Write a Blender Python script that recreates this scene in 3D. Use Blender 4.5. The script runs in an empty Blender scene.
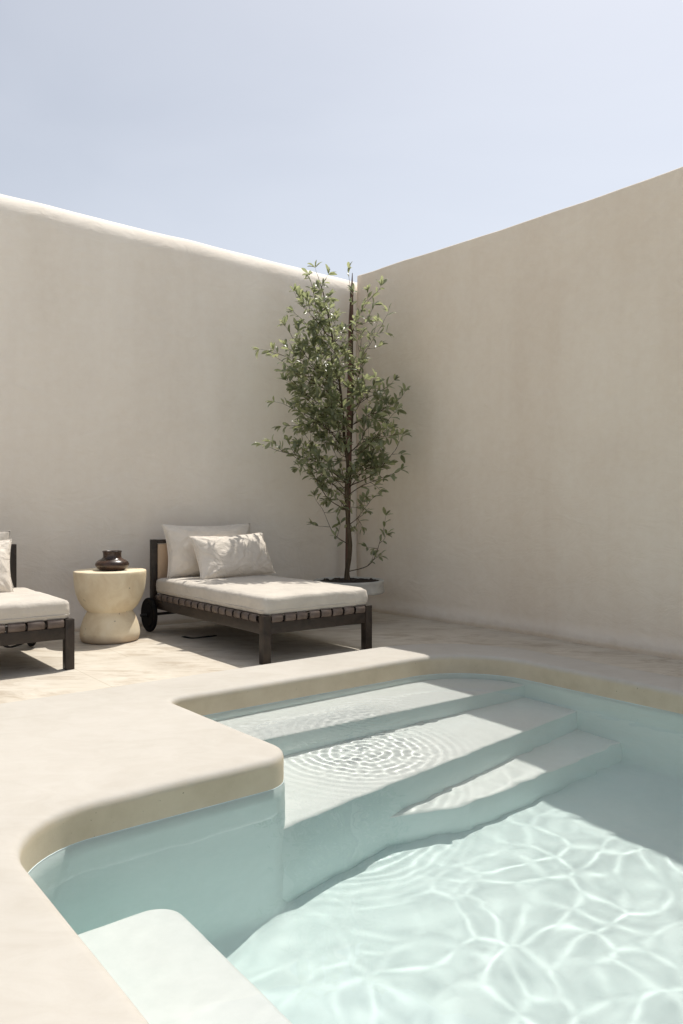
import bpy, bmesh, math, random
import numpy as np
from mathutils import Vector, Matrix, noise
from mathutils.geometry import delaunay_2d_cdt
S = bpy.context.scene
COL = S.collection
random.seed(7)
PI = math.pi

# ------------------------------------------------------------------ camera
cam_d = bpy.data.cameras.new("camera"); cam = bpy.data.objects.new("camera", cam_d); COL.objects.link(cam)
cam_d.sensor_fit = 'VERTICAL'; cam_d.sensor_height = 36.0; cam_d.lens = 36.0 * 777 / 1024
cam_d.shift_y = -7 / 1024
cam.location = (0, 0, 1.1); cam.rotation_euler = (PI / 2, 0, 0)
cam_d.clip_start = 0.05; cam_d.clip_end = 2000
S.camera = cam

# ------------------------------------------------------------------ sun and sky
SL = (-0.43, 0.14)                        # shadow shift per metre of height, in yard axes (U, V)
A = math.radians(38)
UX = Vector((math.cos(A), math.sin(A), 0)); VX = Vector((math.sin(A), -math.cos(A), 0))
P0 = Vector((0.143, 8.218, 0))
sh = UX * SL[0] + VX * SL[1]
to_sun = Vector((-sh.x, -sh.y, 1)).normalized()
elev = math.asin(to_sun.z); azim = math.atan2(to_sun.x, to_sun.y)
w = bpy.data.worlds.new("World"); S.world = w; w.use_nodes = True
nt = w.node_tree; nt.nodes.clear()
sky = nt.nodes.new("ShaderNodeTexSky"); sky.sky_type = 'NISHITA'; sky.sun_disc = False
sky.sun_elevation = elev; sky.sun_rotation = azim
sky.air_density = 1.0; sky.dust_density = 2.2; sky.ozone_density = 1.0; sky.altitude = 0
bg = nt.nodes.new("ShaderNodeBackground"); bg.inputs[1].default_value = 0.096
wo = nt.nodes.new("ShaderNodeOutputWorld")
hs = nt.nodes.new('ShaderNodeHueSaturation'); hs.inputs['Saturation'].default_value = 0.42
nt.links.new(sky.outputs[0], hs.inputs['Color']); wtc = nt.nodes.new('ShaderNodeTexCoord'); wmp = nt.nodes.new('ShaderNodeMapping'); wmp.inputs['Scale'].default_value = (1.4, 1.4, 3.5)
wn = nt.nodes.new('ShaderNodeTexNoise'); wn.inputs['Scale'].default_value = 1.3; wn.inputs['Detail'].default_value = 6; wn.inputs['Distortion'].default_value = 0.6
wr = nt.nodes.new('ShaderNodeMapRange'); wr.inputs[1].default_value = 0.38; wr.inputs[2].default_value = 0.75; wr.inputs[3].default_value = 0.0; wr.inputs[4].default_value = 0.10
wm = nt.nodes.new('ShaderNodeMix'); wm.data_type = 'RGBA'; wm.inputs[7].default_value = (8.2, 8.4, 8.8, 1)      # thin high haze
nt.links.new(wtc.outputs['Generated'], wmp.inputs[0]); nt.links.new(wmp.outputs[0], wn.inputs['Vector']); nt.links.new(wn.outputs['Fac'], wr.inputs[0])
nt.links.new(wr.outputs[0], wm.inputs[0]); nt.links.new(hs.outputs[0], wm.inputs[6]); nt.links.new(wm.outputs[2], bg.inputs[0]); nt.links.new(bg.outputs[0], wo.inputs[0])
sd = bpy.data.lights.new("sun", 'SUN'); sun = bpy.data.objects.new("sun", sd); COL.objects.link(sun)
sd.energy = 2.75; sd.angle = math.radians(0.5); sd.color = (1.0, 0.955, 0.88)
sun.rotation_euler = to_sun.to_track_quat('Z', 'Y').to_euler()
sun.location = (2, 6, 9)
sd.cycles.is_caustics_light = True
S.view_settings.view_transform = 'Standard'; S.view_settings.look = 'None'
S.view_settings.gamma = 1; S.view_settings.use_curve_mapping = False
S.view_settings.exposure = 0.62
S.render.engine = 'CYCLES'
cy = S.cycles
cy.max_bounces = 12; cy.diffuse_bounces = 8; cy.glossy_bounces = 4; cy.transmission_bounces = 6
cy.caustics_refractive = True; cy.caustics_reflective = False
cy.sample_clamp_indirect = 6
cy.use_denoising = True

# ------------------------------------------------------------------ helpers
def W(U, V, z=0.0):
    p = P0 + UX * U + VX * V
    return Vector((p.x, p.y, z))

def tag(o, label=None, cat=None, group=None, kind=None):
    if label: o['label'] = label
    if cat: o['category'] = cat
    if group: o['group'] = group
    if kind: o['kind'] = kind
    return o

def empty(name, loc, rz=0.0):
    o = bpy.data.objects.new(name, None); COL.objects.link(o)
    o.location = loc; o.rotation_euler = (0, 0, rz); o.empty_display_size = 0.1
    return o

def link(name, me, m, parent=None, smooth=True):
    me.name = name
    o = bpy.data.objects.new(name, me); COL.objects.link(o)
    if m: me.materials.append(m)
    if smooth: me.polygons.foreach_set('use_smooth', [True] * len(me.polygons))
    if parent: o.parent = parent
    return o

def frombm(name, bm, m, parent=None, smooth=True):
    me = bpy.data.meshes.new(name); bm.to_mesh(me); bm.free()
    return link(name, me, m, parent, smooth)

def sharpen(o, ang=40):
    me = o.data
    bm = bmesh.new(); bm.from_mesh(me)
    for e in bm.edges:
        if len(e.link_faces) == 2 and e.calc_face_angle(0) > math.radians(ang): e.smooth = False
    bm.to_mesh(me); bm.free()
    return o

def box(bm, lo, hi, bev=0.0, seg=2, mat=None):
    """bevelled box between two corners, added to bm"""
    t = bmesh.new()
    bmesh.ops.create_cube(t, size=1)
    lo = Vector(lo); hi = Vector(hi)
    for v in t.verts:
        v.co = Vector([lo[i] + (v.co[i] + 0.5) * (hi[i] - lo[i]) for i in range(3)])
    if bev > 0:
        bmesh.ops.bevel(t, geom=t.edges[:], offset=bev, segments=seg, profile=0.6, affect='EDGES')
    if mat is not None:
        t.transform(mat)
    me = bpy.data.meshes.new('t'); t.to_mesh(me); t.free()
    bm.from_mesh(me); bpy.data.meshes.remove(me)

def tube(bm, pts, rad, n=8, cap=True):
    """tapered tube along points"""
    pts = [Vector(p) for p in pts]
    if not hasattr(rad, '__len__'): rad = [rad] * len(pts)
    rings = []
    ref = Vector((0.3, 0.2, 1)).normalized()
    for i, p in enumerate(pts):
        d = (pts[min(i + 1, len(pts) - 1)] - pts[max(i - 1, 0)])
        if d.length < 1e-7: d = Vector((0, 0, 1))
        d.normalize()
        a = d.cross(ref)
        if a.length < 1e-3: a = d.cross(Vector((1, 0, 0)))
        a.normalize(); b = d.cross(a)
        rings.append([bm.verts.new(p + (a * math.cos(2 * PI * k / n) + b * math.sin(2 * PI * k / n)) * rad[i]) for k in range(n)])
    for r0, r1 in zip(rings, rings[1:]):
        for k in range(n):
            bm.faces.new((r0[k], r0[(k + 1) % n], r1[(k + 1) % n], r1[k]))
    if cap:
        bm.faces.new(rings[0]); bm.faces.new(rings[-1][::-1])

def lathe(prof, n=64, wob=0.0, seed=0):
    bm = bmesh.new(); rings = []
    for r, z in prof:
        if r < 1e-6:
            rings.append([bm.verts.new((0, 0, z))])
        else:
            ring = []
            for k in range(n):
                a = 2 * PI * k / n
                q = Vector((math.cos(a) * 2, math.sin(a) * 2, z * 3 + seed))
                rr = r * (1 + wob * noise.noise(q))
                ring.append(bm.verts.new((rr * math.cos(a), rr * math.sin(a), z)))
            rings.append(ring)
    for a, b in zip(rings, rings[1:]):
        for k in range(n):
            if len(a) == 1 and len(b) == 1: continue
            if len(a) == 1: bm.faces.new((a[0], b[k], b[(k + 1) % n]))
            elif len(b) == 1: bm.faces.new((a[k], b[0], a[(k + 1) % n]))
            else: bm.faces.new((a[k], b[k], b[(k + 1) % n], a[(k + 1) % n]))
    bmesh.ops.recalc_face_normals(bm, faces=bm.faces[:])
    return bm

def round_poly(pts, step=0.03):
    """pts: (U, V, radius) -> dense list of (U, V) with rounded corners"""
    out = []; n = len(pts)
    for i in range(n):
        p = Vector(pts[i][:2]); r = pts[i][2]
        a = (Vector(pts[i - 1][:2]) - p).normalized(); b = (Vector(pts[(i + 1) % n][:2]) - p).normalized()
        ang = a.angle(b); t = r / math.tan(ang / 2)
        s = p + a * t; e = p + b * t
        c = p + (a + b).normalized() * (r / math.sin(ang / 2))
        v0 = s - c; v1 = e - c
        k = max(4, int(r * v0.angle(v1) / step))
        tot = v0.angle(v1); sg = 1 if v0.x * v1.y - v0.y * v1.x > 0 else -1
        for j in range(k + 1):
            th = sg * tot * j / k
            out.append(Vector((c.x + v0.x * math.cos(th) - v0.y * math.sin(th), c.y + v0.x * math.sin(th) + v0.y * math.cos(th))))
    res = []
    for i, p in enumerate(out):                   # subdivide the straights
        q = out[(i + 1) % len(out)]; d = (q - p).length
        k = max(1, int(d / 0.08))
        for j in range(k): res.append(p + (q - p) * j / k)
    return res

def offset_loop(loop, d):
    """offset to the right of travel for d>0"""
    out = []; n = len(loop)
    for i in range(n):
        t = (loop[(i + 1) % n] - loop[i - 1]).normalized()
        out.append(loop[i] + Vector((t.y, -t.x)) * d)
    return out

def inside(p, loop):
    c = False; n = len(loop); j = n - 1
    for i in range(n):
        a = loop[i]; b = loop[j]
        if (a[1] > p[1]) != (b[1] > p[1]) and p[0] < (b[0] - a[0]) * (p[1] - a[1]) / (b[1] - a[1]) + a[0]: c = not c
        j = i
    return c

def fill(outer, holes, zf, grid=None):
    """triangulated sheet in (U, V) with holes; zf(U, V) gives the height"""
    pts = [Vector((p[0], p[1])) for p in outer]; edges = [(i, (i + 1) % len(outer)) for i in range(len(outer))]
    for h in holes:
        o = len(pts); pts += [Vector((p[0], p[1])) for p in h]; edges += [(o + i, o + (i + 1) % len(h)) for i in range(len(h))]
    if grid:
        u0, u1, v0, v1, st = grid
        u = u0
        while u < u1:
            v = v0
            while v < v1:
                p = (u + 0.2 * st * math.sin(v * 9), v)
                if inside(p, outer) and not any(inside(p, h) for h in holes): pts.append(Vector(p))
                v += st
            u += st
    vs, es, fs, *_ = delaunay_2d_cdt(pts, edges, [], 0, 1e-6)
    bm = bmesh.new(); bv = [bm.verts.new(W(v.x, v.y, zf(v.x, v.y))) for v in vs]
    for f in fs:
        c = sum((vs[i] for i in f), Vector((0, 0))) / len(f)
        if inside(c, outer) and not any(inside(c, h) for h in holes):
            try: bm.faces.new([bv[i] for i in f])
            except ValueError: pass
    bmesh.ops.recalc_face_normals(bm, faces=bm.faces[:])
    for f in bm.faces:
        if f.normal.z < 0: f.normal_flip()
    loose = [v for v in bm.verts if not v.link_faces]
    bmesh.ops.delete(bm, geom=loose, context='VERTS')
    return bm

# ------------------------------------------------------------------ materials
class NT:
    def __init__(s, name):
        s.m = bpy.data.materials.new(name); s.m.use_nodes = True; s.t = s.m.node_tree
        s.b = s.t.nodes['Principled BSDF']; s.out = s.t.nodes['Material Output']
        s.tc = s.t.nodes.new('ShaderNodeTexCoord')
    def n(s, typ, **kw):
        x = s.t.nodes.new(typ)
        for k, v in kw.items(): setattr(x, k, v)
        return x
    def l(s, a, b): s.t.links.new(a, b)
    def mapping(s, scale, coord='Object', rot=(0, 0, 0)):
        mp = s.n('ShaderNodeMapping'); mp.inputs['Scale'].default_value = scale; mp.inputs['Rotation'].default_value = rot
        s.l(s.tc.outputs[coord], mp.inputs[0]); return mp.outputs[0]
    def noise(s, scale, detail=4, rough=0.55, vec=None, dist=0.0):
        x = s.n('ShaderNodeTexNoise'); x.inputs['Scale'].default_value = scale; x.inputs['Detail'].default_value = detail
        x.inputs['Roughness'].default_value = rough; x.inputs['Distortion'].default_value = dist
        s.l(vec if vec is not None else s.tc.outputs['Object'], x.inputs['Vector']); return x.outputs['Fac']
    def ramp(s, fac, stops):
        r = s.n('ShaderNodeValToRGB'); e = r.color_ramp.elements
        while len(e) < len(stops): e.new(0.5)
        for i, (p, c) in enumerate(stops):
            e[i].position = p; e[i].color = (*c, 1) if hasattr(c, '__len__') else (c, c, c, 1)
        s.l(fac, r.inputs[0]); return r.outputs[0]
    def mix(s, fac, a, b, blend='MIX'):
        x = s.n('ShaderNodeMix', data_type='RGBA', blend_type=blend)
        for i, q in ((0, fac), (6, a), (7, b)):
            if hasattr(q, 'is_linked'): s.l(q, x.inputs[i])
            elif hasattr(q, '__len__'): x.inputs[i].default_value = (*q, 1)
            else: x.inputs[i].default_value = q
        return x.outputs[2]
    def math(s, op, a, b=0.0, c=0.0, clamp=False):
        x = s.n('ShaderNodeMath', operation=op); x.use_clamp = clamp
        for i, q in enumerate((a, b, c)):
            if hasattr(q, 'is_linked'): s.l(q, x.inputs[i])
            else: x.inputs[i].default_value = q
        return x.outputs[0]
    def bump(s, h, strength, dist=0.01, prev=None):
        x = s.n('ShaderNodeBump'); x.inputs['Strength'].default_value = strength; x.inputs['Distance'].default_value = dist
        s.l(h, x.inputs['Height'])
        if prev is not None: s.l(prev, x.inputs['Normal'])
        return x.outputs[0]
    def set(s, color=None, rough=None, normal=None, spec=None):
        for nm, q in (('Base Color', color), ('Roughness', rough), ('Normal', normal), ('Specular IOR Level', spec)):
            if q is None: continue
            if hasattr(q, 'is_linked'): s.l(q, s.b.inputs[nm])
            elif hasattr(q, '__len__'): s.b.inputs[nm].default_value = (*q, 1)
            else: s.b.inputs[nm].default_value = q
        return s.m

def mat_wall(name, c0, c1, c2):
    t = NT(name)
    big = t.noise(0.9, 5, 0.6, dist=0.4)
    col = t.ramp(big, [(0.3, c0), (0.52, c1), (0.75, c2)])
    streak = t.noise(1.0, 4, 0.6, t.mapping((2.2, 2.2, 0.25)))
    col = t.mix(0.5, col, t.mix(t.ramp(streak, [(0.35, 0.0), (0.7, 1.0)]), c0, c2))
    sz = t.n('ShaderNodeSeparateXYZ'); t.l(t.tc.outputs['Object'], sz.inputs[0])
    hz = t.math('SUBTRACT', sz.outputs[2], t.math('MULTIPLY', t.noise(5, 6, 0.7), 0.13))
    dirt = t.ramp(t.math('ADD', hz, 0.1), [(0.05, (.84, .81, .77)), (0.12, (1, 1, 1))])
    col = t.mix(1.0, col, dirt, 'MULTIPLY')
    fine = t.noise(14, 6, 0.65)
    col = t.mix(0.18, col, t.ramp(fine, [(0.3, 0.25), (0.7, 0.75)]), 'SOFT_LIGHT')
    trowel = t.noise(3.2, 5, 0.6, t.mapping((1, 1, 1.7)), 0.8)
    nrm = t.bump(trowel, 0.42, 0.03)
    nrm = t.bump(t.noise(60, 5, 0.7), 0.18, 0.004, nrm)
    return t.set(col, 0.88, nrm, 0.2)

M = {}
M['wall'] = mat_wall('wall_plaster', (.79, .715, .62), (.85, .78, .68), (.885, .82, .73))
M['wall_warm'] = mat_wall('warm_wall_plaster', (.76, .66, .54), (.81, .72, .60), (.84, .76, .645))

# pool surround: pale plaster top, bare sandy plaster on the upstand under its lip
t = NT('surround_plaster')
col = t.ramp(t.noise(0.8, 5, 0.6, dist=0.5), [(0.3, (.44, .41, .36)), (0.55, (.50, .47, .42)), (0.75, (.545, .515, .465))])
col = t.mix(0.3, col, t.ramp(t.noise(5, 6, 0.7, t.mapping((1, 1.8, 1), rot=(0, 0, .6)), 1.2), [(0.3, (.42, .38, .32)), (0.6, (.53, .50, .45))]))
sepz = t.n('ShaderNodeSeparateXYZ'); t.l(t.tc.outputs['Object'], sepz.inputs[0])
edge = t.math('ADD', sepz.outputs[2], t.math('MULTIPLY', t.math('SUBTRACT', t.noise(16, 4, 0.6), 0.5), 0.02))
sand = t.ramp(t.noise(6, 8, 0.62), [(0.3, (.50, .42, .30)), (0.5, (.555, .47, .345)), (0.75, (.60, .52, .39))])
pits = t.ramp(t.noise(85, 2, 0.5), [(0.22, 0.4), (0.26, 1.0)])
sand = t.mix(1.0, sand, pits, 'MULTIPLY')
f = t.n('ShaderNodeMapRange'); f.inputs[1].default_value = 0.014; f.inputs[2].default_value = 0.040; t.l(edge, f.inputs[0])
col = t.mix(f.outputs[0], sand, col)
nrm = t.bump(t.noise(2.2, 4, 0.55), 0.2, 0.02); nrm = t.bump(t.noise(70, 5, 0.7), 0.16, 0.003, nrm)
M['surround'] = t.set(col, 0.75, nrm, 0.3)

# floor: honed limestone/concrete
t = NT('stone_floor')
col = t.ramp(t.noise(1.3, 7, 0.62, dist=0.8), [(0.3, (.42, .365, .29)), (0.5, (.56, .50, .41)), (0.7, (.64, .585, .495))])
vein = t.ramp(t.noise(2.4, 6, 0.7, t.mapping((1, 2.6, 1), rot=(0, 0, .66)), 1.5), [(0.36, (.40, .33, .25)), (0.5, (.60, .545, .46)), (0.64, (.68, .63, .545))])
col = t.mix(0.55, col, vein)
br = t.n('ShaderNodeTexBrick'); br.offset = 0.5
br.inputs['Scale'].default_value = 1.0; br.inputs['Brick Width'].default_value = 0.9; br.inputs['Row Height'].default_value = 0.9
br.inputs['Mortar Size'].default_value = 0.004; br.inputs['Mortar Smooth'].default_value = 0.4
br.inputs['Color1'].default_value = (1, 1, 1, 1); br.inputs['Color2'].default_value = (.9, .9, .9, 1); br.inputs['Mortar'].default_value = (.62, .6, .55, 1)
t.l(t.mapping((1, 1, 1), rot=(0, 0, -A)), br.inputs['Vector'])
col = t.mix(0.6, col, br.outputs[0], 'MULTIPLY')
nrm = t.bump(t.noise(6, 6, 0.65), 0.25, 0.008); nrm = t.bump(t.noise(120, 4, 0.7), 0.2, 0.002, nrm)
M['floor'] = t.set(col, t.ramp(t.noise(3, 4), [(0.3, 0.5), (0.7, 0.8)]), nrm, 0.35)

# pool plaster: pale mineral aqua-white
t = NT('pool_plaster')
col = t.ramp(t.noise(1.6, 5, 0.6, dist=0.4), [(0.3, (.67, .785, .775)), (0.55, (.72, .83, .82)), (0.75, (.765, .86, .85))])
col = t.mix(0.15, col, t.ramp(t.noise(22, 5, 0.7), [(0.3, (.62, .74, .71)), (0.7, (.82, .90, .88))]))
nrm = t.bump(t.noise(3, 4, 0.6), 0.2, 0.02); nrm = t.bump(t.noise(90, 4, 0.7), 0.12, 0.003, nrm)
M['pool'] = t.set(col, 0.8, nrm, 0.2)

t = NT('pool_plaster_painted_lit')  # pool plaster whitened for the step tops: sunlight painted into the colour
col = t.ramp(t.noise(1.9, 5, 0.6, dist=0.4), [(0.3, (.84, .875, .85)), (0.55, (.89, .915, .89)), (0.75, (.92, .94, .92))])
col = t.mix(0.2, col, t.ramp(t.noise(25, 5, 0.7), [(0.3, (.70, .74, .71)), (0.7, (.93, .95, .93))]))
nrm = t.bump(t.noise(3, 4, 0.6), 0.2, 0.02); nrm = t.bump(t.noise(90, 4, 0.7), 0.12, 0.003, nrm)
M['lit_tread'] = t.set(col, 0.8, nrm, 0.2)

# water
t = NT('water')
b = t.b; b.inputs['Base Color'].default_value = (.965, .99, .98, 1); b.inputs['Roughness'].default_value = 0.0
b.inputs['IOR'].default_value = 1.33; b.inputs['Transmission Weight'].default_value = 1.0
M['water'] = t.m

def mat_wood(name, c0, c1, rough=0.5):
    t = NT(name)
    g = t.noise(9, 6, 0.65, t.mapping((1, 1, 1)), 1.0)
    col = t.ramp(g, [(0.3, c0), (0.7, c1)])
    nrm = t.bump(t.noise(60, 4, 0.6), 0.25, 0.002)
    return t.set(col, rough, nrm, 0.4)
M['wood'] = mat_wood('dark_stained_wood', (.015, .011, .008), (.048, .034, .026), 0.45)
M['strap'] = mat_wood('leather_webbing', (.085, .062, .05), (.165, .128, .108), 0.5)
M['black'] = NT('black_rubber').set((.006, .0055, .0055), 0.8, None, 0.2)
M['metal'] = NT('dark_iron').set((.02, .018, .016), 0.45)
M['stake'] = mat_wood('weathered_stake_wood', (.085, .042, .028), (.15, .078, .055), 0.75)

def mat_cloth(name, c, weave=420, wr=0.5):
    t = NT(name)
    c2 = tuple(x * 0.86 for x in c)
    col = t.mix(t.ramp(t.noise(6, 5, 0.6), [(0.3, 0.0), (0.7, 1.0)]), c2, c)
    wv = t.n('ShaderNodeTexWave'); wv.inputs['Scale'].default_value = weave / 6; wv.inputs['Distortion'].default_value = 2.0
    t.l(t.tc.outputs['Object'], wv.inputs['Vector'])
    fold = t.noise(7, 3, 0.5, t.mapping((1, 1.7, 1.2)), 1.4)
    nrm = t.bump(fold, wr, 0.02)
    nrm = t.bump(t.noise(weave, 3, 0.6), 0.25, 0.0015, nrm)
    t.b.inputs['Sheen Weight'].default_value = 0.096
    return t.set(col, 0.92, nrm, 0.15)
M['linen'] = mat_cloth('cream_linen', (.78, .71, .62), wr=0.9)
M['mattress'] = mat_cloth('cream_canvas', (.62, .57, .50), wr=0.5)
M['grey_linen'] = mat_cloth('greige_linen', (.46, .42, .37))
M['tan'] = mat_cloth('tan_canvas', (.55, .40, .27), wr=0.1)

t = NT('cast_sandstone')
col = t.ramp(t.noise(6, 6, 0.6, dist=0.5), [(0.3, (.68, .55, .37)), (0.55, (.80, .69, .50)), (0.75, (.85, .76, .59))])
pit = t.ramp(t.noise(30, 2, 0.4), [(0.22, 0.35), (0.27, 1.0)])
col = t.mix(1.0, col, pit, 'MULTIPLY')
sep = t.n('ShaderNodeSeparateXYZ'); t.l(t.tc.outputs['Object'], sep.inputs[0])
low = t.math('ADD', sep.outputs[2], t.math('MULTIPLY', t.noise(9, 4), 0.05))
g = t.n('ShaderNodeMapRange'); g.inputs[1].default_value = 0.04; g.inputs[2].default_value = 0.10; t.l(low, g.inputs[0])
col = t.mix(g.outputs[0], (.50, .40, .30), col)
M['stone'] = t.set(col, 0.8, t.bump(t.noise(45, 5, 0.7), 0.3, 0.004), 0.25)

t = NT('brown_glazed_ceramic')
col = t.ramp(t.noise(9, 4, 0.6, t.mapping((1, 1, 3))), [(0.35, (.022, .012, .009)), (0.7, (.085, .042, .026))])
M['glaze'] = t.set(col, t.ramp(t.noise(14, 3), [(0.3, 0.16), (0.7, 0.38)]), t.bump(t.noise(30, 3), 0.2, 0.003), 0.5)

t = NT('grey_cast_stone')
col = t.ramp(t.noise(7, 6, 0.65), [(0.3, (.42, .405, .37)), (0.7, (.58, .565, .52))])
M['planter'] = t.set(col, 0.85, t.bump(t.noise(50, 5, 0.7), 0.3, 0.004), 0.25)
t = NT('potting_soil')
M['soil'] = t.set(t.ramp(t.noise(40, 5), [(0.3, (.012, .008, .006)), (0.7, (.05, .035, .025))]), 0.95, t.bump(t.noise(50, 5), 1.0, 0.02))
t = NT('bark')
col = t.ramp(t.noise(12, 6, 0.7, t.mapping((3, 3, .6)), 0.6), [(0.3, (.035, .024, .014)), (0.5, (.085, .062, .038)), (0.75, (.15, .115, .075))])
M['bark'] = t.set(col, 0.85, t.bump(t.noise(45, 5, 0.7, t.mapping((2, 2, .5))), 0.7, 0.006), 0.2)

t = NT('evergreen_leaves')
geo = t.n('ShaderNodeNewGeometry')
col = t.ramp(geo.outputs['Random Per Island'], [(0.0, (.045, .062, .032)), (0.3, (.095, .12, .065)), (0.62, (.21, .235, .155)), (0.95, (.36, .37, .19))])
under = t.mix(0.5, col, (.26, .28, .20))
col2 = t.mix(geo.outputs['Backfacing'], col, under)
t.set(col2, 0.30, None, 0.7)
tr = t.n('ShaderNodeBsdfTranslucent'); t.l(t.mix(0.6, col, (.60, .64, .32)), tr.inputs[0])
mx = t.n('ShaderNodeMixShader'); mx.inputs[0].default_value = 0.5
t.l(t.b.outputs[0], mx.inputs[1]); t.l(tr.outputs[0], mx.inputs[2]); t.l(mx.outputs[0], t.out.inputs[0])
M['leaf'] = t.m

# ------------------------------------------------------------------ pool outline, floor, surround
DECK = 0.05; WATER = -0.08
pool_loop = round_poly([(-3.325, 2.485, .08), (-.965, 2.485, .55), (-.965, 9.0, .3), (-4.497, 9.0, .3), (-4.497, 3.675, .33), (-3.285, 3.675, .15)])
# orientation: make offset_loop(+d) go outwards
def outward(loop):
    c = offset_loop(loop, 0.02)
    return 1 if not inside(c[5], loop) else -1
SG = outward(pool_loop)
def off(loop, d): return offset_loop(loop, d * SG)
outer_loop = round_poly([(-16, 2.0, .2), (-.6, 2.0, .85), (-.58, 14, .2), (-16, 14, .2)], 0.05)
SO = 1 if not inside(offset_loop(outer_loop, 0.02)[3], outer_loop) else -1

def deck_z(u, v):
    return DECK + 0.004 * noise.noise(Vector((u * 1.3, v * 1.3, 0)))
prof_in = [(0.0, -0.11), (0.0, -0.06), (0.0, 0.0), (0.0, 0.020), (0.003, 0.031), (0.009, 0.040), (0.019, 0.0465), (0.034, 0.0495)]
prof_out = [(0.0, -0.02), (0.0, 0.012), (0.005, 0.028), (0.017, 0.041), (0.035, 0.048), (0.055, 0.050)]
def edge_wobble(p, q):
    return 0.004 * noise.noise(Vector((p.x * 3, p.y * 3, q)))
inner_top = off(pool_loop, 0.06)
outer_top = offset_loop(outer_loop, -0.075 * SO)
bm = fill(outer_top, [inner_top], deck_z, (-7.0, -.55, 2.1, 9.6, 0.12))
def sweep(bm, loops_z):
    rings = [[bm.verts.new(W(p[0], p[1], z)) for p, z in L] for L in loops_z]
    n = len(rings[0])
    for a, b in zip(rings, rings[1:]):
        for k in range(n): bm.faces.new((a[k], a[(k + 1) % n], b[(k + 1) % n], b[k]))
L = []
for d, z in prof_in:
    o = off(pool_loop, d)
    L.append([(p + (p - q) * 0 , z + edge_wobble(p, 1) * (1 if z > 0 else 0)) for p, q in zip(o, pool_loop)])
L.append([(p, deck_z(p.x, p.y)) for p in inner_top])
sweep(bm, L)
L = [[(p, z) for p in offset_loop(outer_loop, -d * SO)] for d, z in prof_out] + [[(p, deck_z(p.x, p.y)) for p in outer_top]]
sweep(bm, L)
bmesh.ops.remove_doubles(bm, verts=bm.verts[:], dist=0.0008)
bmesh.ops.recalc_face_normals(bm, faces=bm.faces[:])
if sum(f.normal.z for f in bm.faces) < 0: bmesh.ops.reverse_faces(bm, faces=bm.faces[:])
deck = frombm('pool_surround', bm, M['surround']); tag(deck, 'smooth pale plaster deck with a rounded lip curving around the pool', kind='structure')

hole = off(pool_loop, 0.3)
bm = fill([(-300, -300), (300, -300), (300, 300), (-300, 300)], [hole], lambda u, v: 0.0, None)
floor = frombm('floor', bm, M['floor'], smooth=False); tag(floor, 'pale stone patio floor between the walls and the pool', kind='structure')

# pool basin walls + floor
FLOORZ = -1.20
basin_loop = off(pool_loop, -0.006)
bm = bmesh.new()
zs = [-0.0765, -0.079, -0.2, -0.4, -0.7, FLOORZ + 0.06, FLOORZ + 0.02, FLOORZ]
ds = [0.004, -0.002, -0.006, -0.006, -0.006, -0.006, -0.02, -0.06]
sweep(bm, [[(p, z) for p in off(pool_loop, d)] for d, z in zip(ds, zs)])
t2 = fill(off(pool_loop, -0.06), [], lambda u, v: FLOORZ, (-4.4, -1.0, 2.5, 8.9, 0.25))
me = bpy.data.meshes.new('t'); t2.to_mesh(me); t2.free(); bm.from_mesh(me); bpy.data.meshes.remove(me)
bmesh.ops.remove_doubles(bm, verts=bm.verts[:], dist=0.0008)
bmesh.ops.recalc_face_normals(bm, faces=bm.faces[:])
if [f for f in bm.faces if abs(f.normal.z) > .9][0].normal.z < 0: bmesh.ops.reverse_faces(bm, faces=bm.faces[:])
basin = frombm('pool_basin', bm, M['pool']); tag(basin, 'pale aqua plaster basin of the pool under water', kind='structure')

def slab(name, pts, z0, z1, label, r=0.03, lip=0.018):
    """a step or ledge: rounded outline, vertical riser, eased top edge"""
    loop = round_poly([(p[0], p[1], p[2] if len(p) > 2 else r) for p in pts], 0.01)
    s = 1 if not inside(offset_loop(loop, 0.005)[3], loop) else -1
    bm = bmesh.new()
    pr = [(0, z0), (0, z1 - lip), (lip * .3, z1 - lip * .3), (lip, z1)]
    sweep(bm, [[(p, z) for p in offset_loop(loop, -d * s)] for d, z in pr])
    t2 = fill(offset_loop(loop, -lip * s), [], lambda u, v: z1, None)
    me = bpy.data.meshes.new('t'); t2.to_mesh(me); t2.free(); bm.from_mesh(me); bpy.data.meshes.remove(me)
    bmesh.ops.remove_doubles(bm, verts=bm.verts[:], dist=0.0005)
    bmesh.ops.recalc_face_normals(bm, faces=bm.faces[:])
    up = [f for f in bm.faces if abs(f.normal.z) > .9]
    if up[0].normal.z < 0: bmesh.ops.reverse_faces(bm, faces=bm.faces[:])
    o = frombm(name, bm, M['pool']); tag(o, label, kind='structure')
    o.data.materials.append(M['lit_tread'])
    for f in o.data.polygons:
        if f.normal.z > .3: f.material_index = 1  # upward faces take the whitened copy, imitating sun on them
    return sharpen(o, 50)
B = FLOORZ - 0.02
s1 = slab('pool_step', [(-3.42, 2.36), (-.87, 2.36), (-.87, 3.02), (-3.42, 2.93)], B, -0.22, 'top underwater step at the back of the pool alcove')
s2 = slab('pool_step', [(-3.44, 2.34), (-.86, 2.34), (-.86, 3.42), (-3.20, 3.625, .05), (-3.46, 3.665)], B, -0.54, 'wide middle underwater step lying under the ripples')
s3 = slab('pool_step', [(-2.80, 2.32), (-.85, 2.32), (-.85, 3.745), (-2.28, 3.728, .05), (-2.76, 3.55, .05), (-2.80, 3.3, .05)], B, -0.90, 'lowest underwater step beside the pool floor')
s4 = slab('pool_ledge', [(-4.6, 4.0), (-4.03, 4.0, .10), (-4.02, 7.5, .1), (-4.6, 7.5)], B, -0.38, 'submerged white bench block along the near side of the pool')
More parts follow.
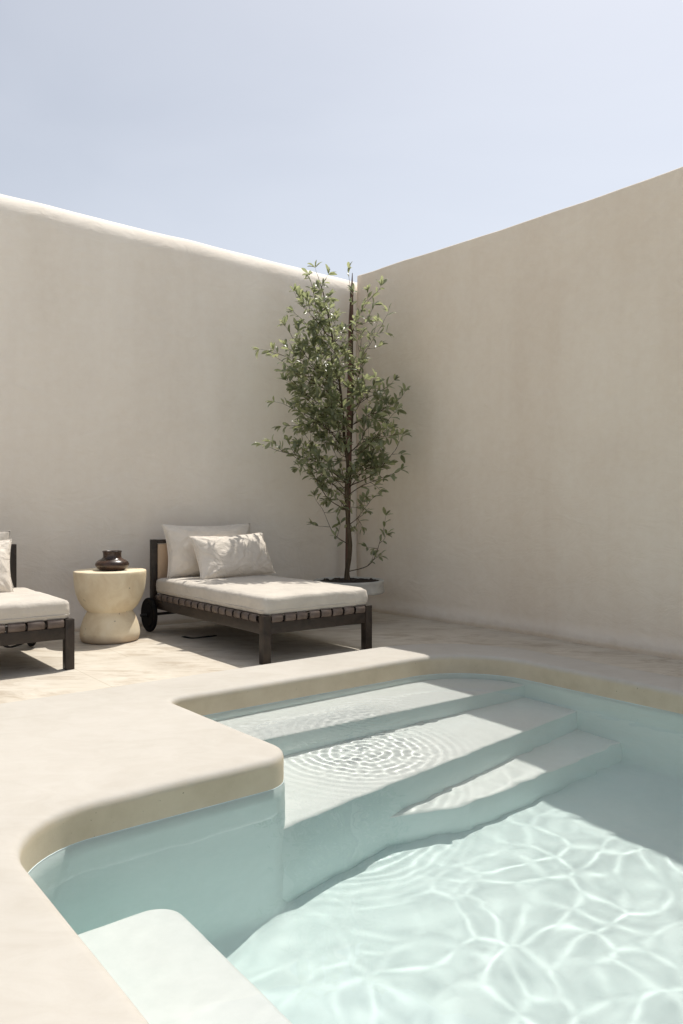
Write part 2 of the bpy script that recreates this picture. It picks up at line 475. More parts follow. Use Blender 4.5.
for o in (basin, s1, s2, s3, s4, deck): o.cycles.is_caustics_receiver = True

# water surface
st = 0.0095
us = np.arange(-4.56, -.90, st); vs = np.arange(2.40, 8.2, st)
U, V = np.meshgrid(us, vs, indexing='ij')
rng = np.random.default_rng(5)
H_ = np.zeros_like(U)
for lam, amp, n_ in ((0.55, .0004, 9), (0.24, .00028, 12), (0.17, .00015, 12)):
    for _ in range(n_):
        a = rng.uniform(0, 2 * PI); k = 2 * PI / (lam * rng.uniform(.75, 1.3)); ph = rng.uniform(0, 2 * PI)
        H_ += amp / math.sqrt(n_) * 1.4 * np.sin(k * (U * math.cos(a) + V * math.sin(a)) + ph)
calm = 1 / (1 + np.exp(-(V - 3.6 + 0.25 * (U + 2.2)) * 3.0))       # calmer over the steps
pts = [(u_ + rng.uniform(-.055, .055) + .084 * (round(v_ / .168) % 2), v_ + rng.uniform(-.055, .055)) for u_ in np.arange(-4.8, -.6, .168) for v_ in np.arange(2.2, 8.5, .168)]
wu = U + .035 * np.sin(7 * V + 1.3) + .03 * np.sin(11 * U + 5 * V); wv = V + .035 * np.sin(8 * U + .4) + .03 * np.sin(6 * U - 12 * V)
F1 = np.full(U.shape, 9.0); F2 = F1.copy()
for a, b_ in pts:
    d = np.hypot(wu - a, (wv - b_) * 1.15); F2 = np.minimum(F2, np.maximum(F1, d)); F1 = np.minimum(F1, d)
gain = .72 + .28 * np.sin(2.1 * U + 1.7 * np.sin(1.3 * V)) * np.sin(1.9 * V + .8)
ridge = .00062 * gain * np.exp(-((F2 - F1) / .070) ** 2)
calm = 1 / (1 + np.exp(-(V - 3.75) * 5.0))
H_ += ridge
H_ *= (0.24 + 0.76 * calm) * (0.35 + 0.65 / (1 + np.exp(-(U + 3.75) * 5)))
cu, cv = RC = (-2.36, 3.10)
R = np.hypot(U - cu, V - cv)
an = np.arctan2(V - cv, U - cu)
ring = np.sin(2 * PI * R / 0.052 + 0.9 * np.sin(3 * an) + 0.6 * np.sin(5 * an + 1)) * .00055 * np.exp(-(R / .36) ** 1.8) * (0.5 + 0.5 * np.clip(R / .3, 0, 1))
R2 = np.hypot(U + 2.95, V - 2.72)
chop = np.zeros_like(U)
for _ in range(40):
    a = rng.uniform(0, 2 * PI); k = 2 * PI / rng.uniform(.04, .085); ph = rng.uniform(0, 2 * PI)
    chop += np.sin(k * (U * math.cos(a) + V * math.sin(a)) + ph)
chop *= .000075 * (np.exp(-(R / .36) ** 4) + .8 * np.exp(-(R2 / .25) ** 4))
H_ += ring + chop
bx = off(pool_loop, 0.02)
# inside test vectorised
poly = np.array([(p.x, p.y) for p in bx]); ins = np.zeros(U.shape, bool); j = len(poly) - 1
for i in range(len(poly)):
    a, b_ = poly[i], poly[j]
    c = (a[1] > V) != (b_[1] > V)
    with np.errstate(divide='ignore', invalid='ignore'):
        xx = (b_[0] - a[0]) * (V - a[1]) / (b_[1] - a[1]) + a[0]
    ins ^= c & (U < xx); j = i
nu, nv = U.shape
X = P0.x + U * UX.x + V * VX.x; Y = P0.y + U * UX.y + V * VX.y
idx = -np.ones(U.shape, int)
q = ins[:-1, :-1] & ins[1:, :-1] & ins[1:, 1:] & ins[:-1, 1:]
used = np.zeros(U.shape, bool); used[:-1, :-1] |= q; used[1:, :-1] |= q; used[1:, 1:] |= q; used[:-1, 1:] |= q
idx[used] = np.arange(used.sum())
co = np.stack([X[used], Y[used], (WATER + H_)[used]], 1)
ii, jj = np.nonzero(q)
fc = np.stack([idx[ii, jj], idx[ii, jj + 1], idx[ii + 1, jj + 1], idx[ii + 1, jj]], 1)
me = bpy.data.meshes.new('water')
me.vertices.add(len(co)); me.vertices.foreach_set('co', co.ravel())
me.loops.add(len(fc) * 4); me.loops.foreach_set('vertex_index', fc.ravel())
me.polygons.add(len(fc)); me.polygons.foreach_set('loop_start', np.arange(len(fc)) * 4); me.polygons.foreach_set('loop_total', np.full(len(fc), 4))
me.update(calc_edges=True); me.validate()
if me.polygons[0].normal.z < 0: me.flip_normals()
water = link('water', me, M['water']); tag(water, 'clear rippling pool water', kind='structure')
water.cycles.is_caustics_caster = True

# ------------------------------------------------------------------ walls
def wall(name, base, tops, thick, rad, m, label, seed, cove=0.05):
    """base: polyline of (x, y) of the inner face, tops: heights; thick goes to the outer side (left of travel)"""
    pts = [Vector((*p, 0)) for p in base]
    # resample
    P = []; T = []
    for i in range(len(pts) - 1):
        d = (pts[i + 1] - pts[i]).length; k = max(1, int(d / 0.07))
        for j in range(k): P.append(pts[i].lerp(pts[i + 1], j / k)); T.append(tops[i] + (tops[i + 1] - tops[i]) * j / k)
    P.append(pts[-1]); T.append(tops[-1])
    bm = bmesh.new(); rings = []
    for i, p in enumerate(P):
        t = (P[min(i + 1, len(P) - 1)] - P[max(i - 1, 0)]).normalized(); nrm = Vector((-t.y, t.x, 0))   # to the outer side
        h = T[i] + 0.022 * noise.noise(Vector((i * .03, seed, 0))) + 0.008 * noise.noise(Vector((i * .17, seed, 5)))
        prof = [(-0.001, -0.02), (-0.001, 0.02), (0.0, cove)]
        z = cove
        while z < h - rad - 0.12: prof.append((0, z)); z += 0.12
        for k in range(8):
            a = PI / 2 * k / 7; prof.append((rad * (1 - math.cos(a)), h - rad + rad * math.sin(a)))
        for k in range(8):
            a = PI / 2 * (1 - k / 7); prof.append((thick - rad * (1 - math.cos(a)), h - rad + rad * math.sin(a)))
        prof.append((thick, -0.02))
        rings.append((p, nrm, prof))
    n = min(len(r[2]) for r in rings)
    R_ = []
    for p, nrm, prof in rings:
        # equalise the count by trimming plain face rows
        while len(prof) > n: prof.pop(4)
        row = []
        for d, z in prof:
            b0 = 0.016 * noise.noise(Vector((p.x * .9 + seed, p.y * .9, z * .9))) + 0.004 * noise.noise(Vector((p.x * 4 + seed, p.y * 4, z * 4)))
            row.append(bm.verts.new(p + nrm * (d + b0) + Vector((0, 0, z))))
        R_.append(row)
    for a, b in zip(R_, R_[1:]):
        for k in range(n - 1): bm.faces.new((a[k], b[k], b[k + 1], a[k + 1]))
    bm.faces.new(R_[0]); bm.faces.new(R_[-1][::-1])
    bmesh.ops.recalc_face_normals(bm, faces=bm.faces[:])
    o = frombm(name, bm, m); tag(o, label, 'wall'); return o
d31 = Vector((-math.cos(math.radians(31)), -math.sin(math.radians(31))))
c0 = Vector((P0.x, P0.y))
a0 = c0 - d31 * 0.30; a1 = c0 + d31 * 3.9; a2 = c0 + d31 * 9.5
wall('plaster_wall', [a2, a1, c0, a0], [4.00, 3.785, 3.53, 3.51], 0.52, 0.24, M['wall'], 'long plaster wall with a sunlit rounded top behind both loungers', 3)
rw = [W(0.015, 0.02), W(.03, .4), W(.13, 1.9), W(.11, 3.5), W(.11, 6), W(.11, 13)]
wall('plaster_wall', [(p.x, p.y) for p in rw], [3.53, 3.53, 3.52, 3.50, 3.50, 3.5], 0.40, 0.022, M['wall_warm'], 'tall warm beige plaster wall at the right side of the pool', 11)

# ------------------------------------------------------------------ lounger
# local axes: x across the bed, y towards the foot; the yard's V axis is local +y
RZ = math.atan2(-VX.x, VX.y)
RZ = math.atan2(VX.y, VX.x) - PI / 2
def lounger(name, width, length, label, nx_straps, ny_straps, inset=0.0):
    hw = width / 2; L = length
    root = empty(name, (0, 0, 0)); tag(root, label, 'lounger', 'sun loungers on the patio')
    lw = 0.062; rt = 0.052
    # local x here is U (mirrored so that +x is U+)
    for sx in (-1, 1):
        b = bmesh.new(); x0, x1 = sorted((sx * hw, sx * (hw - lw)))
        box(b, (x0, L - lw, 0), (x1, L, 0.338), 0.006)
        sharpen(frombm('leg', b, M['wood'], root), 30)
        b = bmesh.new(); x0, x1 = sorted((sx * (hw - .008), sx * (hw - rt)))
        box(b, (x0, 0.02, 0.205), (x1, L - lw + .004, 0.285), 0.005)
        sharpen(frombm('side_rail', b, M['wood'], root), 30)
        b = bmesh.new()
        box(b, (x0 + .004, 0.05, 0.296), (x1 - .004, L - lw + .002, 0.322), 0.006)
        sharpen(frombm('webbing_rail', b, M['wood'], root), 30)
    b = bmesh.new(); box(b, (-hw + lw - .004, L - rt, 0.205), (hw - lw + .004, L - .008, 0.285), 0.005)
    sharpen(frombm('foot_rail', b, M['wood'], root), 30)
    b = bmesh.new(); box(b, (-hw + lw - .002, L - rt + .004, 0.296), (hw - lw + .002, L - .012, 0.322), 0.006)
    sharpen(frombm('webbing_rail', b, M['wood'], root), 30)
    b = bmesh.new(); box(b, (-hw + rt, 0.03, 0.205), (hw - rt, 0.075, 0.285), 0.005)
    sharpen(frombm('head_rail', b, M['wood'], root), 30)
    # webbing: bands running across and wrapping the rails
    def band(p0, p1, wd, axis):
        b = bmesh.new(); th = 0.0045
        xe = hw - .004
        if axis == 'x':
            prof = [(-xe + .05, .2905), (-xe - .002, .2905), (-xe - .006, .297), (-xe - .006, .324), (-xe + .004, .332)]
            prof += [(-xe * .5, .322), (0, .318), (xe * .5, .322)]
            prof += [(-q[0], q[1]) for q in reversed(prof[:5])]
        else:
            ye = L - .008
            prof = [(0.06, .324), (L * .5, .3155), (ye - .004, .334), (ye + .006, .324), (ye + .006, .297), (ye + .002, .2905), (ye - .05, .2905)]
        prev = None
        rows = []
        for i, (s_, z) in enumerate(prof):
            a = Vector(prof[max(i - 1, 0)]); c = Vector(prof[min(i + 1, len(prof) - 1)]); tt = (c - a).normalized(); nn = Vector((-tt.y, tt.x))
            ring = []
            for side, lift in ((-wd / 2, 0), (-wd / 2 + .004, th), (wd / 2 - .004, th), (wd / 2, 0)):
                q = Vector((s_, z)) + nn * lift
                ring.append(b.verts.new((q.x, p0 + side, q.y) if axis == 'x' else (p0 + side, q.x, q.y + (.004 if 0 < i < 3 else 0))))
            rows.append(ring)
        for a, c in zip(rows, rows[1:]):
            for k in range(4): b.faces.new((a[k], a[(k + 1) % 4], c[(k + 1) % 4], c[k]))
        b.faces.new(rows[0]); b.faces.new(rows[-1][::-1])
        bmesh.ops.recalc_face_normals(b, faces=b.faces[:])
        frombm('webbing_strap', b, M['strap'], root)
    pit = (L - lw - .12) / ny_straps
    for i in range(ny_straps): band(.10 + pit * (i + .5) + random.uniform(-.003, .003), 0, pit * .84, 'x')
    pit = (width - 2 * lw) / nx_straps
    for i in range(nx_straps): band(-hw + lw + pit * (i + .5) + random.uniform(-.003, .003), 0, pit * .87, 'y')
    # headboard: posts, top rail, tan panel
    for sx in (-1, 1):
        b = bmesh.new(); x0, x1 = sorted((sx * (hw - inset), sx * (hw - inset - .05)))
        box(b, (x0, -.035, 0.19), (x1, .02, 0.80), 0.005); sharpen(frombm('back_post', b, M['wood'], root), 30)
    b = bmesh.new(); box(b, (-hw + inset + .05, -.033, .765), (hw - inset - .05, .018, .798), 0.005)
    sharpen(frombm('back_rail', b, M['wood'], root), 30)
    b = bmesh.new(); box(b, (-hw + inset + .052, -.012, .34), (hw - inset - .052, .022, .763), 0.014, 3)
    frombm('back_panel', b, M['tan'], root)
    # axle, wheels
    b = bmesh.new(); tube(b, [(-hw - .10, .0, .148), (hw + .10, .0, .148)], .013, 12); sharpen(frombm('axle', b, M['metal'], root))
    for sx in (-1, 1):
        prof = [(0, -.016), (.10, -.016), (.105, -.011), (.125, -.011), (.142, -.014), (.147, -.008), (.147, .008), (.142, .014), (.125, .011), (.105, .011), (.10, .016), (0, .016)]
        b = lathe(prof, 40); b.transform(Matrix.Translation((sx * (hw + .020), 0, .148)) @ Matrix.Rotation(PI / 2, 4, 'Y'))
        wh = sharpen(frombm('wheel', b, M['black'], root))
        b = lathe([(0, -.026), (.02, -.026), (.028, -.020), (.028, .020), (.02, .026), (0, .026)], 20)
        b.transform(Matrix.Translation((sx * (hw + .020), 0, .148)) @ Matrix.Rotation(PI / 2, 4, 'Y'))
        sharpen(frombm('wheel_hub', b, M['black'], wh))
        b = bmesh.new(); x0, x1 = sorted((sx * (hw - .012), sx * (hw - .045)))
        box(b, (x0, -.03, .12), (x1, .03, .21), .004); sharpen(frombm('wheel_bracket', b, M['metal'], root), 30)
    b = bmesh.new(); tube(b, [(-hw - .03, .012, .33), (-hw - .045, .0, .36), (-hw - .07, -.01, .385)], .006, 8); frombm('brake_lever', b, M['metal'], root)
    # mattress
    b = bmesh.new(); n1, n2, n3 = 30, 54, 8
    x0, x1, y0, y1, z0, z1 = -hw + .022, hw - .022, .035, L - .018, .336, .466
    bmesh.ops.create_cube(b, size=1)
    bmesh.ops.subdivide_edges(b, edges=b.edges[:], cuts=1, use_grid_fill=True)
    for _ in range(4): bmesh.ops.subdivide_edges(b, edges=b.edges[:], cuts=1, use_grid_fill=True)
    r = 0.034
    for v in b.verts:
        c = Vector((x0 + (v.co.x + .5) * (x1 - x0), y0 + (v.co.y + .5) * (y1 - y0), z0 + (v.co.z + .5) * (z1 - z0)))
        q = Vector((min(max(c.x, x0 + r), x1 - r), min(max(c.y, y0 + r), y1 - r), min(max(c.z, z0 + r * .7), z1 - r)))
        d = c - q
        if d.length > 1e-6:
            s_ = max(abs(d.x), abs(d.y), abs(d.z)); c = q + d.normalized() * s_
        tu = (c.x - x0) / (x1 - x0); tv = (c.y - y0) / (y1 - y0); tz = (c.z - z0) / (z1 - z0)
        puff = max(0, min(1, 4 * tu * (1 - tu))) ** .4 * max(0, min(1, 4 * tv * (1 - tv))) ** .35
        if tz > .5: c.z += .012 * puff * tz + .0035 * noise.noise(Vector((c.x * 5, c.y * 4, 1))) + .003 * noise.noise(Vector((c.x * 17, c.y * 12, 4)))
        side = 1 - abs(2 * tz - 1)
        wv = .007 * noise.noise(Vector((c.x * 6, c.y * 6, c.z * 9 + 7))) + .004 * side
        out = Vector((tu - .5, tv - .5, 0)); out = Vector((math.copysign(1, out.x) if abs(out.x) > .46 else 0, math.copysign(1, out.y) if abs(out.y) > .475 else 0, 0))
        c += out * wv
        v.co = c
    mt = frombm('mattress', b, M['mattress'], root)
    b = bmesh.new()
    for zz in (z0 + .030,):
        e = .004; loop = [(x0 - e + r, y0 - e), (x1 + e - r, y0 - e), (x1 + e, y0 - e + r), (x1 + e, y1 + e - r), (x1 + e - r, y1 + e), (x0 - e + r, y1 + e), (x0 - e, y1 + e - r), (x0 - e, y0 - e + r)]
        pts = []
        for i in range(8):
            a = Vector((*loop[i], zz)); c = Vector((*loop[(i + 1) % 8], zz))
            for j in range(14): 
                p = a.lerp(c, j / 14)
                p.z += .002 * noise.noise(p * 9)
                pts.append(p)
        pts.append(pts[0].copy()); tube(b, pts, .0035, 6, False)
    frombm('piping', b, M['mattress'], mt)
    return root

# U axis -> local x, V axis -> local -y would mirror; use local x = -U so the frame is right handed, then widths are symmetric
def place(o, U_, V_, rz=0.0, z=0.0):
    o.location = W(U_, V_, z); o.rotation_euler = (0, 0, RZ + rz)
RZ = math.atan2(VX.y, VX.x) - PI / 2       # local +y = V, local +x = -U (right handed)

l1 = lounger('sun_lounger', 0.975, 1.82, 'long dark wood lounger with wheels and cream mattress, right of the stone side table', 8, 15)
place(l1, -1.828, .045)
l2 = lounger('sun_lounger', 1.25, 1.05, 'cream cushioned lounger cut off by the left edge of the photo', 9, 8, .09)
place(l2, -3.375 - .625, .135)

def cushion(name, w_, h_, t_, label, seed, m, dent=0.0, seam=True, group=None):
    """w_ x h_ pillow standing in its local xz plane, thickness along y"""
    n = 44; b = bmesh.new(); rows = {}
    for side in (1, -1):
        for i in range(n + 1):
            for j in range(n + 1):
                s_ = 2 * i / n - 1; q = 2 * j / n - 1
                edge = i in (0, n) or j in (0, n)
                if edge and side == -1: rows[(side, i, j)] = rows[(1, i, j)]; continue
                prof = max(0, (1 - abs(s_) ** 2.6)) ** .55 * max(0, (1 - abs(q) ** 2.6)) ** .55
                pin = 1 - .055 * (1 - s_ * s_) * (q * q) ** 2; pin2 = 1 - .075 * (1 - q * q) * (s_ * s_) ** 2
                x = s_ * w_ / 2 * pin2; z = q * h_ / 2 * pin
                y = side * t_ / 2 * prof
                wr = noise.noise(Vector((x * 7 + seed, z * 7, side * 3))) * .5 + noise.noise(Vector((x * 16 + seed, z * 11, side))) * .25
                # creases running from the corners
                ang = math.atan2(abs(q) - 1.0, abs(s_) - 1.0); rr = math.hypot(abs(q) - 1, abs(s_) - 1)
                cr = math.sin(ang * 13 + seed) * max(0, 1 - rr / .75) * .5
                y += side * (wr * .030 + cr * .020) * min(1, prof * 2)
                y -= side * dent * math.exp(-((x / .12) ** 2 + ((z - h_ * .32) / .12) ** 2))
                z += -.012 * (1 - s_ * s_) * (1 if q > 0 else 0) * q + .006 * noise.noise(Vector((x * 6, seed, q)))
                rows[(side, i, j)] = b.verts.new((x, y, z + h_ / 2))
    for side in (1, -1):
        for i in range(n):
            for j in range(n):
                vs_ = [rows[(side, i, j)], rows[(side, i + 1, j)], rows[(side, i + 1, j + 1)], rows[(side, i, j + 1)]]
                if len(set(vs_)) == 4: b.faces.new(vs_ if side == 1 else vs_[::-1])
    bmesh.ops.recalc_face_normals(b, faces=b.faces[:])
    edgepts = [rows[(1, i, 0)].co.copy() for i in range(n)] + [rows[(1, n, j)].co.copy() for j in range(n)] + [rows[(1, i, n)].co.copy() for i in range(n, 0, -1)] + [rows[(1, 0, j)].co.copy() for j in range(n, -1, -1)]
    if seam:
        root = empty(name, (0, 0, 0)); frombm('cover', b, m, root)
        b = bmesh.new(); tube(b, edgepts, .0042, 6, False); frombm('piping', b, m, root)
    else:
        root = frombm(name, b, m)
    tag(root, label, 'cushion', group)
    return root
def lean(o, U_, V_, z, tilt, yaw=0.0, roll=0.0):
    # tilt: top leans towards the headboard (V-)
    o.matrix_world = Matrix.Translation(W(U_, V_, z)) @ Matrix.Rotation(RZ + yaw, 4, 'Z') @ Matrix.Rotation(tilt, 4, 'X') @ Matrix.Rotation(roll, 4, 'Y')
g = 'cushions on the loungers'
c1 = cushion('back_cushion', .88, .48, .27, 'large cream cushion leaning on the tan headboard, behind a smaller pillow', 3, M['linen'], group=g)
lean(c1, -1.80, .215, .465, math.radians(14), math.radians(-2))
c2 = cushion('pillow', .80, .41, .21, 'smaller cream oblong pillow in front, resting on the long mattress', 9, M['linen'], group=g)
lean(c2, -1.70, .50, .468, math.radians(24), math.radians(5), math.radians(1.5))
c3 = cushion('back_cushion', .95, .46, .20, 'greige cushion behind a cream pillow at the left edge of the photo', 5, M['grey_linen'], group=g)
lean(c3, -3.985, .26, .455, math.radians(13), 0)
c4 = cushion('pillow', .60, .42, .17, 'cream pillow on the lounger at the left edge of the photo', 14, M['linen'], group=g)
lean(c4, -3.885, .50, .465, math.radians(22), math.radians(-4), math.radians(-2))

# ------------------------------------------------------------------ side table and vase
prof = [(0, 0), (.205, 0), (.222, .006), (.230, .022), (.237, .05), (.236, .08), (.230, .115), (.219, .155), (.204, .195), (.188, .226), (.181, .236), (.178, .243),
        (.186, .250), (.205, .268), (.228, .298), (.250, .340), (.266, .385), (.277, .435), (.283, .49), (.286, .54), (.286, .560), (.283, .567), (.277, .570), (.20, .5715), (.1, .571), (0, .571)]
b = lathe(prof, 96, .012, 4)
tb = frombm('side_table', b, M['stone']); tb.location = (-1.885, 6.33, 0)
tag(tb, 'hourglass shaped sandstone side table standing between the two loungers', 'side table')
prof = [(0, 0), (.085, 0), (.095, .004), (.118, .018), (.132, .038), (.134, .052), (.126, .068), (.108, .082), (.086, .092), (.076, .100), (.072, .112), (.072, .140), (.076, .152), (.077, .156), (.073, .157), (.068, .150), (.066, .11), (.07, .095), (.10, .075), (.11, .05), (0, .02)]
b = lathe(prof, 64, .02, 9)
vs_ = frombm('vase', b, M['glaze']); vs_.location = (-1.86, 6.30, .5718)
tag(vs_, 'squat dark brown glazed vase with a short wide neck, on the stone side table', 'vase')

# ------------------------------------------------------------------ planter
pl = empty('planter', (.070, 7.32, 0)); tag(pl, 'wide shallow grey stone planter holding the tree in the corner', 'planter')
b = lathe([(0, 0), (.16, 0), (.185, .01), (.19, .03), (.17, .10), (.165, .18), (.19, .25), (.20, .276)], 48, .01, 2); frombm('pedestal', b, M['planter'], pl)
b = lathe([(0, .272), (.30, .272), (.325, .276), (.333, .285), (.334, .30), (.328, .33), (.330, .37), (.335, .385), (.333, .394), (.322, .398), (.300, .396), (.288, .388), (.285, .365), (.0, .36)], 72, .012, 6)
frombm('bowl', b, M['planter'], pl)
b = bmesh.new(); bmesh.ops.create_grid(b, x_segments=40, y_segments=40, size=.30)
bmesh.ops.delete(b, geom=[v for v in b.verts if v.co.xy.length > .292], context='VERTS')
for v in b.verts: v.co.z = .382 + .022 * noise.noise(v.co * 14) + .012 * noise.noise(v.co * 40) + .018 * math.exp(-(v.co.xy.length / .12) ** 2)
frombm('soil', b, M['soil'], pl)

# ------------------------------------------------------------------ tree
TY = 7.32
def T(x, y, dy=0.0):
    Y_ = TY + dy; return Vector(((x - 341.5) / 777 * Y_, Y_, 1.1 + (505 - y) / 777 * Y_))
tree = empty('tree', (T(348, 580).x, TY, .385)); tag(tree, 'slender small-leaved evergreen tree in the corner where the two walls meet', 'tree')
wood = bmesh.new(); leaves = bmesh.new()
tm = tree.matrix_world.copy()
def smooth_path(pts, n=10):
    out = []
    P_ = [pts[0] * 2 - pts[1]] + list(pts) + [pts[-1] * 2 - pts[-2]]
    for i in range(1, len(P_) - 2):
        for k in range(n):
            t_ = k / n; a, b_, c, d = P_[i - 1], P_[i], P_[i + 1], P_[i + 2]
            out.append(.5 * ((2 * b_) + (-a + c) * t_ + (2 * a - 5 * b_ + 4 * c - d) * t_ ** 2 + (-a + 3 * b_ - 3 * c + d) * t_ ** 3))
    out.append(pts[-1]); return out
def leaf(p, d, up, ln, wd):
    d = d.normalized(); sd_ = d.cross(up)
    if sd_.length < .05: sd_ = d.cross(Vector((1, .3, 0)))
    sd_.normalize(); nn = sd_.cross(d).normalized()
    dr = -.10 * ln
    pts = []
    for s_, w_, z_ in ((0, 0, 0), (.3, .8, .02), (.62, 1.0, .03), (.88, .55, 0), (1, 0, -.06)):
        c = p + d * ln * s_ + nn * (ln * z_)
        if w_ == 0: pts.append([leaves.verts.new(c)])
        else:
            k = nn * wd * .22 * w_
            pts.append([leaves.verts.new(c - sd_ * wd * .5 * w_ + k), leaves.verts.new(c), leaves.verts.new(c + sd_ * wd * .5 * w_ + k)])
    for a, b_ in zip(pts, pts[1:]):
        if len(a) == 1: leaves.faces.new((a[0], b_[0], b_[1])); leaves.faces.new((a[0], b_[1], b_[2]))
        elif len(b_) == 1: leaves.faces.new((a[0], b_[0], a[1])); leaves.faces.new((a[1], b_[0], a[2]))
        else:
            leaves.faces.new((a[0], b_[0], b_[1], a[1])); leaves.faces.new((a[1], b_[1], b_[2], a[2]))
rnd = random.Random(21)
def rv(s_=1.0): return Vector((rnd.uniform(-1, 1), rnd.uniform(-1, 1), rnd.uniform(-1, 1))) * s_
def clampwall(p):
    # keep foliage this side of the two walls
    d = (p - P0); u_ = d.dot(UX); v_ = d.dot(VX)
    if u_ > -.07: p = p - UX * (u_ + .07)
    nl = Vector((math.sin(math.radians(31)), -math.cos(math.radians(31)), 0)); q_ = (p - P0).dot(nl)
    if q_ < .07: p = p + nl * (.07 - q_)
    return p
def twig(p, d, ln, r, nl, spread=1.0):
    q_up = p.z > 1.6 and p.x < .05
    n = 5; pts = [p]; dd = d.normalized()
    for i in range(n):
        dd = (dd + rv(.22) + Vector((0, 0, .05))).normalized(); pts.append(clampwall(pts[-1] + dd * ln / n))
    tube(wood, pts, [r * (1 - .75 * i / n) for i in range(n + 1)], 5)
    for i in range(nl):
        if rnd.random() < (.62 if q_up else .56): continue
        t_ = .12 + .88 * (i + rnd.random()) / nl
        f = t_ * n; k = min(n - 1, int(f)); q_ = pts[k].lerp(pts[k + 1], f - k); ax = (pts[k + 1] - pts[k]); 
        if ax.length < 1e-4: ax = d.copy()
        ax.normalize()
        perp = ax.cross(rv()).normalized()
        ld = ax * rnd.uniform(.35, .9) + perp * rnd.uniform(.6, 1.0) * spread + Vector((0, 0, rnd.uniform(-.25, .25)))
        L_ = rnd.uniform(.060, .108)
        leaf(clampwall(q_), ld, (Vector((0, 0, 1)) + rv(1.0)), L_, L_ * rnd.uniform(.30, .40))
    ax = (pts[-1] - pts[-2]).normalized() if (pts[-1] - pts[-2]).length > 1e-4 else d
    for i in range(5):
        ld = ax * .8 + rv(.9) + Vector((0, 0, -.15)); L_ = rnd.uniform(.058, .10); leaf(pts[-1], ld, Vector((0, 0, 1)) + rv(.6), L_, L_ * .34)
def limb(a, b_, r, ntw, lt=.17, nl=9, start=.35, sag=.06):
    mid = a.lerp(b_, .5) + Vector((0, 0, -sag)) + rv(.06)
    pts = [clampwall(q_) if i > 2 else q_ for i, q_ in enumerate(smooth_path([a, mid, b_], 6))]
    tube(wood, pts, [r * (1 - .72 * i / (len(pts) - 1)) for i in range(len(pts))], 6)
    for i in range(ntw):
        t_ = start + (1 - start) * (i + rnd.random()) / ntw; f = t_ * (len(pts) - 1); k = min(len(pts) - 2, int(f)); q_ = pts[k].lerp(pts[k + 1], f - k)
        ax = (pts[k + 1] - pts[k]).normalized() if (pts[k + 1] - pts[k]).length > 1e-5 else Vector((0, 0, 1))
        twig(q_, ax * .55 + rv(1.0) + Vector((0, 0, .05)), lt * rnd.uniform(.5, 1.1), .0028, nl)
    twig(pts[-1], (pts[-1] - pts[-3]), lt, .0028, nl + 2)
trunk = smooth_path([T(348, 584), T(347, 572), T(350, 550), T(348, 520), T(346.2, 492), T(347.5, 465), T(344.5, 440), T(342, 405), T(337, 365, .02), T(330, 325), T(324, 296), T(319, 280)], 6)
rad = [.026 * (1 - .86 * (i / (len(trunk) - 1)) ** .9) + .004 * noise.noise(p * 9) + .013 * math.exp(-i / 2.5) for i, p in enumerate(trunk)]
tube(wood, trunk, rad, 12)
lead2 = smooth_path([T(347, 455), T(352, 425, -.05), T(353, 370, .05), T(351, 320, .05), T(350, 284, .06)], 6)
tube(wood, lead2, [.013 * (1 - .8 * i / (len(lead2) - 1)) for i in range(len(lead2))], 7)
def near(path, z):
    return min(path, key=lambda p: abs(p.z - z))
# (tip x, tip y, twigs, leaves)  spread over the crown; depth is scattered
tips = [ # left upper, dense
 (296, 300, 7, 9), (308, 285, 6, 9), (300, 318, 8, 10), (286, 334, 8, 10), (266, 348, 4, 7), (278, 360, 7, 9), (292, 350, 8, 10), (305, 340, 9, 10), (318, 330, 8, 10), (312, 305, 8, 9), (328, 312, 7, 9), (335, 335, 7, 9),
 (288, 378, 8, 10), (283, 402, 7, 10), (300, 370, 9, 10), (315, 362, 9, 10), (328, 355, 8, 9), (300, 392, 9, 10), (312, 385, 9, 10), (326, 380, 8, 10), (336, 372, 7, 9),
 (290, 420, 8, 10), (303, 412, 9, 10), (316, 408, 9, 10), (328, 402, 8, 9), (298, 432, 8, 9), (312, 430, 8, 9), (326, 424, 8, 9), (337, 395, 7, 8), (337, 418, 6, 8),
 # left lower, sparse
 (262, 445, 5, 8), (284, 452, 6, 8), (300, 452, 6, 8), (318, 448, 7, 8), (332, 446, 6, 7), (306, 470, 6, 8), (318, 482, 6, 8), (330, 470, 4, 7), (296, 515, 4, 8), (318, 505, 4, 7), (322, 525, 3, 5),
 # right
 (372, 294, 3, 6), (366, 315, 4, 7), (384, 322, 4, 7), (376, 338, 5, 8), (392, 362, 5, 9), (372, 358, 6, 8), (362, 345, 5, 7), (384, 385, 6, 9), (398, 398, 6, 9), (372, 385, 6, 8), (364, 372, 5, 7), (376, 408, 6, 9), (390, 418, 6, 9),
 (398, 430, 6, 9), (366, 425, 7, 8), (382, 440, 8, 10), (408, 444, 4, 8), (372, 452, 8, 10), (386, 462, 8, 9), (396, 470, 5, 8), (364, 468, 6, 8), (378, 476, 7, 9), (372, 500, 5, 8), (388, 512, 6, 9), (392, 527, 4, 8), (374, 518, 4, 7),
]
for x, y, ntw, nl in tips:
    x = 345 + (x - 345) * ((.86 if y < 430 else .80) if x < 345 else (.90 if y < 430 else .80)); y += 6
    rx = abs(x - 345) / 65
    dy = rnd.uniform(-.34, .18) * (1 - .45 * min(1, rx)) - (.05 if x < 300 else 0) - (.18 if x > 385 else 0)
    tip = T(x, y, dy)
    path = trunk if (x < 345 or y > 440) else lead2
    if (x > 352 or y > 440) and rnd.random() < .22: continue
    st_ = near(path, tip.z - rnd.uniform(.06, .34) - .08 * rx)
    limb(st_, tip, .0030 + .0015 * (y > 440) + .002 * rx, ntw, .17, max(5, nl - 2), .34 if rx > .4 else .15, rnd.uniform(-.07, .07))
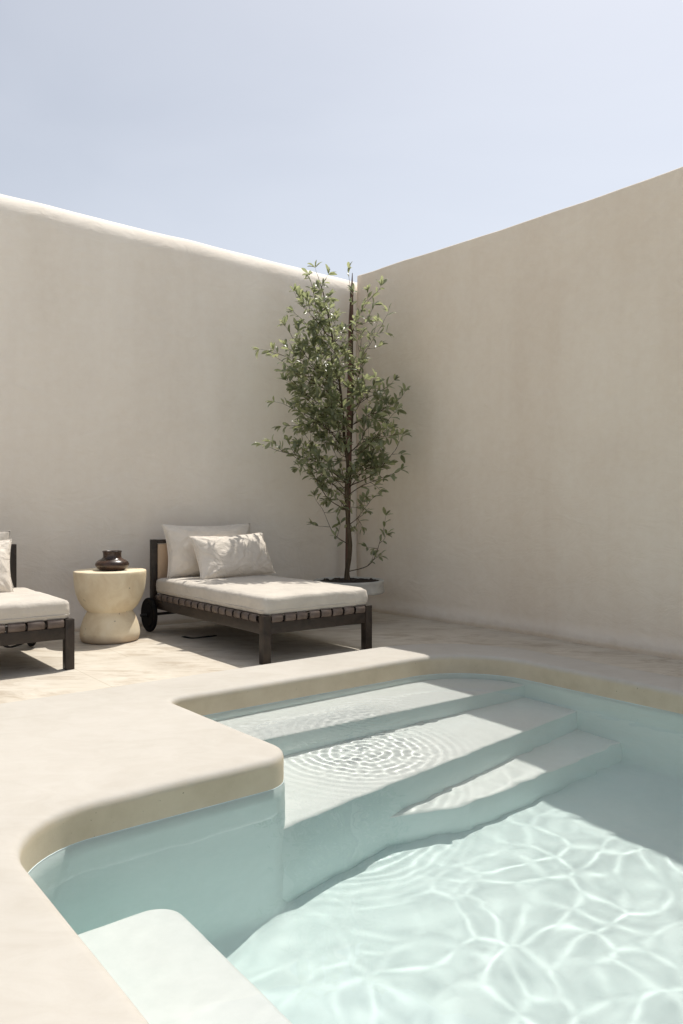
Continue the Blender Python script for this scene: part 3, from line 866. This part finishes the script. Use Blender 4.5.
for p_, d_ in ((trunk[-1], Vector((-.1, 0, 1))), (trunk[-4], Vector((.3, .1, 1))), (lead2[-1], Vector((0, 0, 1))), (lead2[-5], Vector((.3, 0, 1)))): twig(p_, d_, .14, .0028, 8)
inv = Matrix.Translation(-Vector(tree.location))
wood.transform(inv); leaves.transform(inv)
frombm('trunk', wood, M['bark'], tree); frombm('crown', leaves, M['leaf'], tree)

# stake in the corner
b = bmesh.new()
q0 = Vector((.052, 8.00, 0)); q1 = Vector((.098, 8.03, 3.0)); q2 = Vector((.112, 8.035, 3.50))
for k, (p_, w_) in enumerate(((q0, .034), (q0.lerp(q1, .33), .036), (q0.lerp(q1, .66), .036), (q1, .026), (q2, .004))): pass
ring_prev = None
for p_, w_ in ((q0, .020), (q0.lerp(q1, .33), .024), (q0.lerp(q1, .66), .031), (q1, .025), (q1.lerp(q2, .6), .014), (q2, .003)):
    ring_ = [b.verts.new(p_ + Vector((sx * w_, sy * w_ * .7, 0))) for sx, sy in ((-1, -1), (1, -1), (1, 1), (-1, 1))]
    if ring_prev:
        for k in range(4): b.faces.new((ring_prev[k], ring_prev[(k + 1) % 4], ring_[(k + 1) % 4], ring_[k]))
    else: b.faces.new(ring_[::-1])
    ring_prev = ring_
b.faces.new(ring_prev)
stk = frombm('garden_stake', b, M['stake'], smooth=False); tag(stk, 'tall reddish brown pointed wooden stake in the wall corner behind the tree', 'stake')
# two dark straps lying on the floor
def floor_strap(pts, label):
    b = bmesh.new(); pts = smooth_path([Vector(p) for p in pts], 6); rows = []
    for i, p in enumerate(pts):
        d = (pts[min(i + 1, len(pts) - 1)] - pts[max(i - 1, 0)]).normalized(); s_ = Vector((-d.y, d.x, 0)).normalized() * .016
        rows.append([b.verts.new(p + s_ + Vector((0, 0, z))) for z in (.001, .006)] + [b.verts.new(p - s_ + Vector((0, 0, z))) for z in (.006, .001)])
    for a, c in zip(rows, rows[1:]):
        for k in range(4): b.faces.new((a[k], a[(k + 1) % 4], c[(k + 1) % 4], c[k]))
    b.faces.new(rows[0]); b.faces.new(rows[-1][::-1])
    bmesh.ops.recalc_face_normals(b, faces=b.faces[:])
    tag(frombm('floor_strap', b, M['black']), label, 'strap', 'dark straps lying on the floor')
def G(x, y): Y_ = 777 * 1.1 / (y - 505); return (((x - 341.5) / 777) * Y_, Y_, 0)
floor_strap([G(183, 637), G(192, 638.5), G(203, 637.5), G(216, 636)], 'thin black strap on the floor under the long lounger')
floor_strap([G(3, 645), G(9, 647.5), G(16, 646), G(23, 643.5)], 'thin black strap on the floor under the lounger at the left edge of the photo')
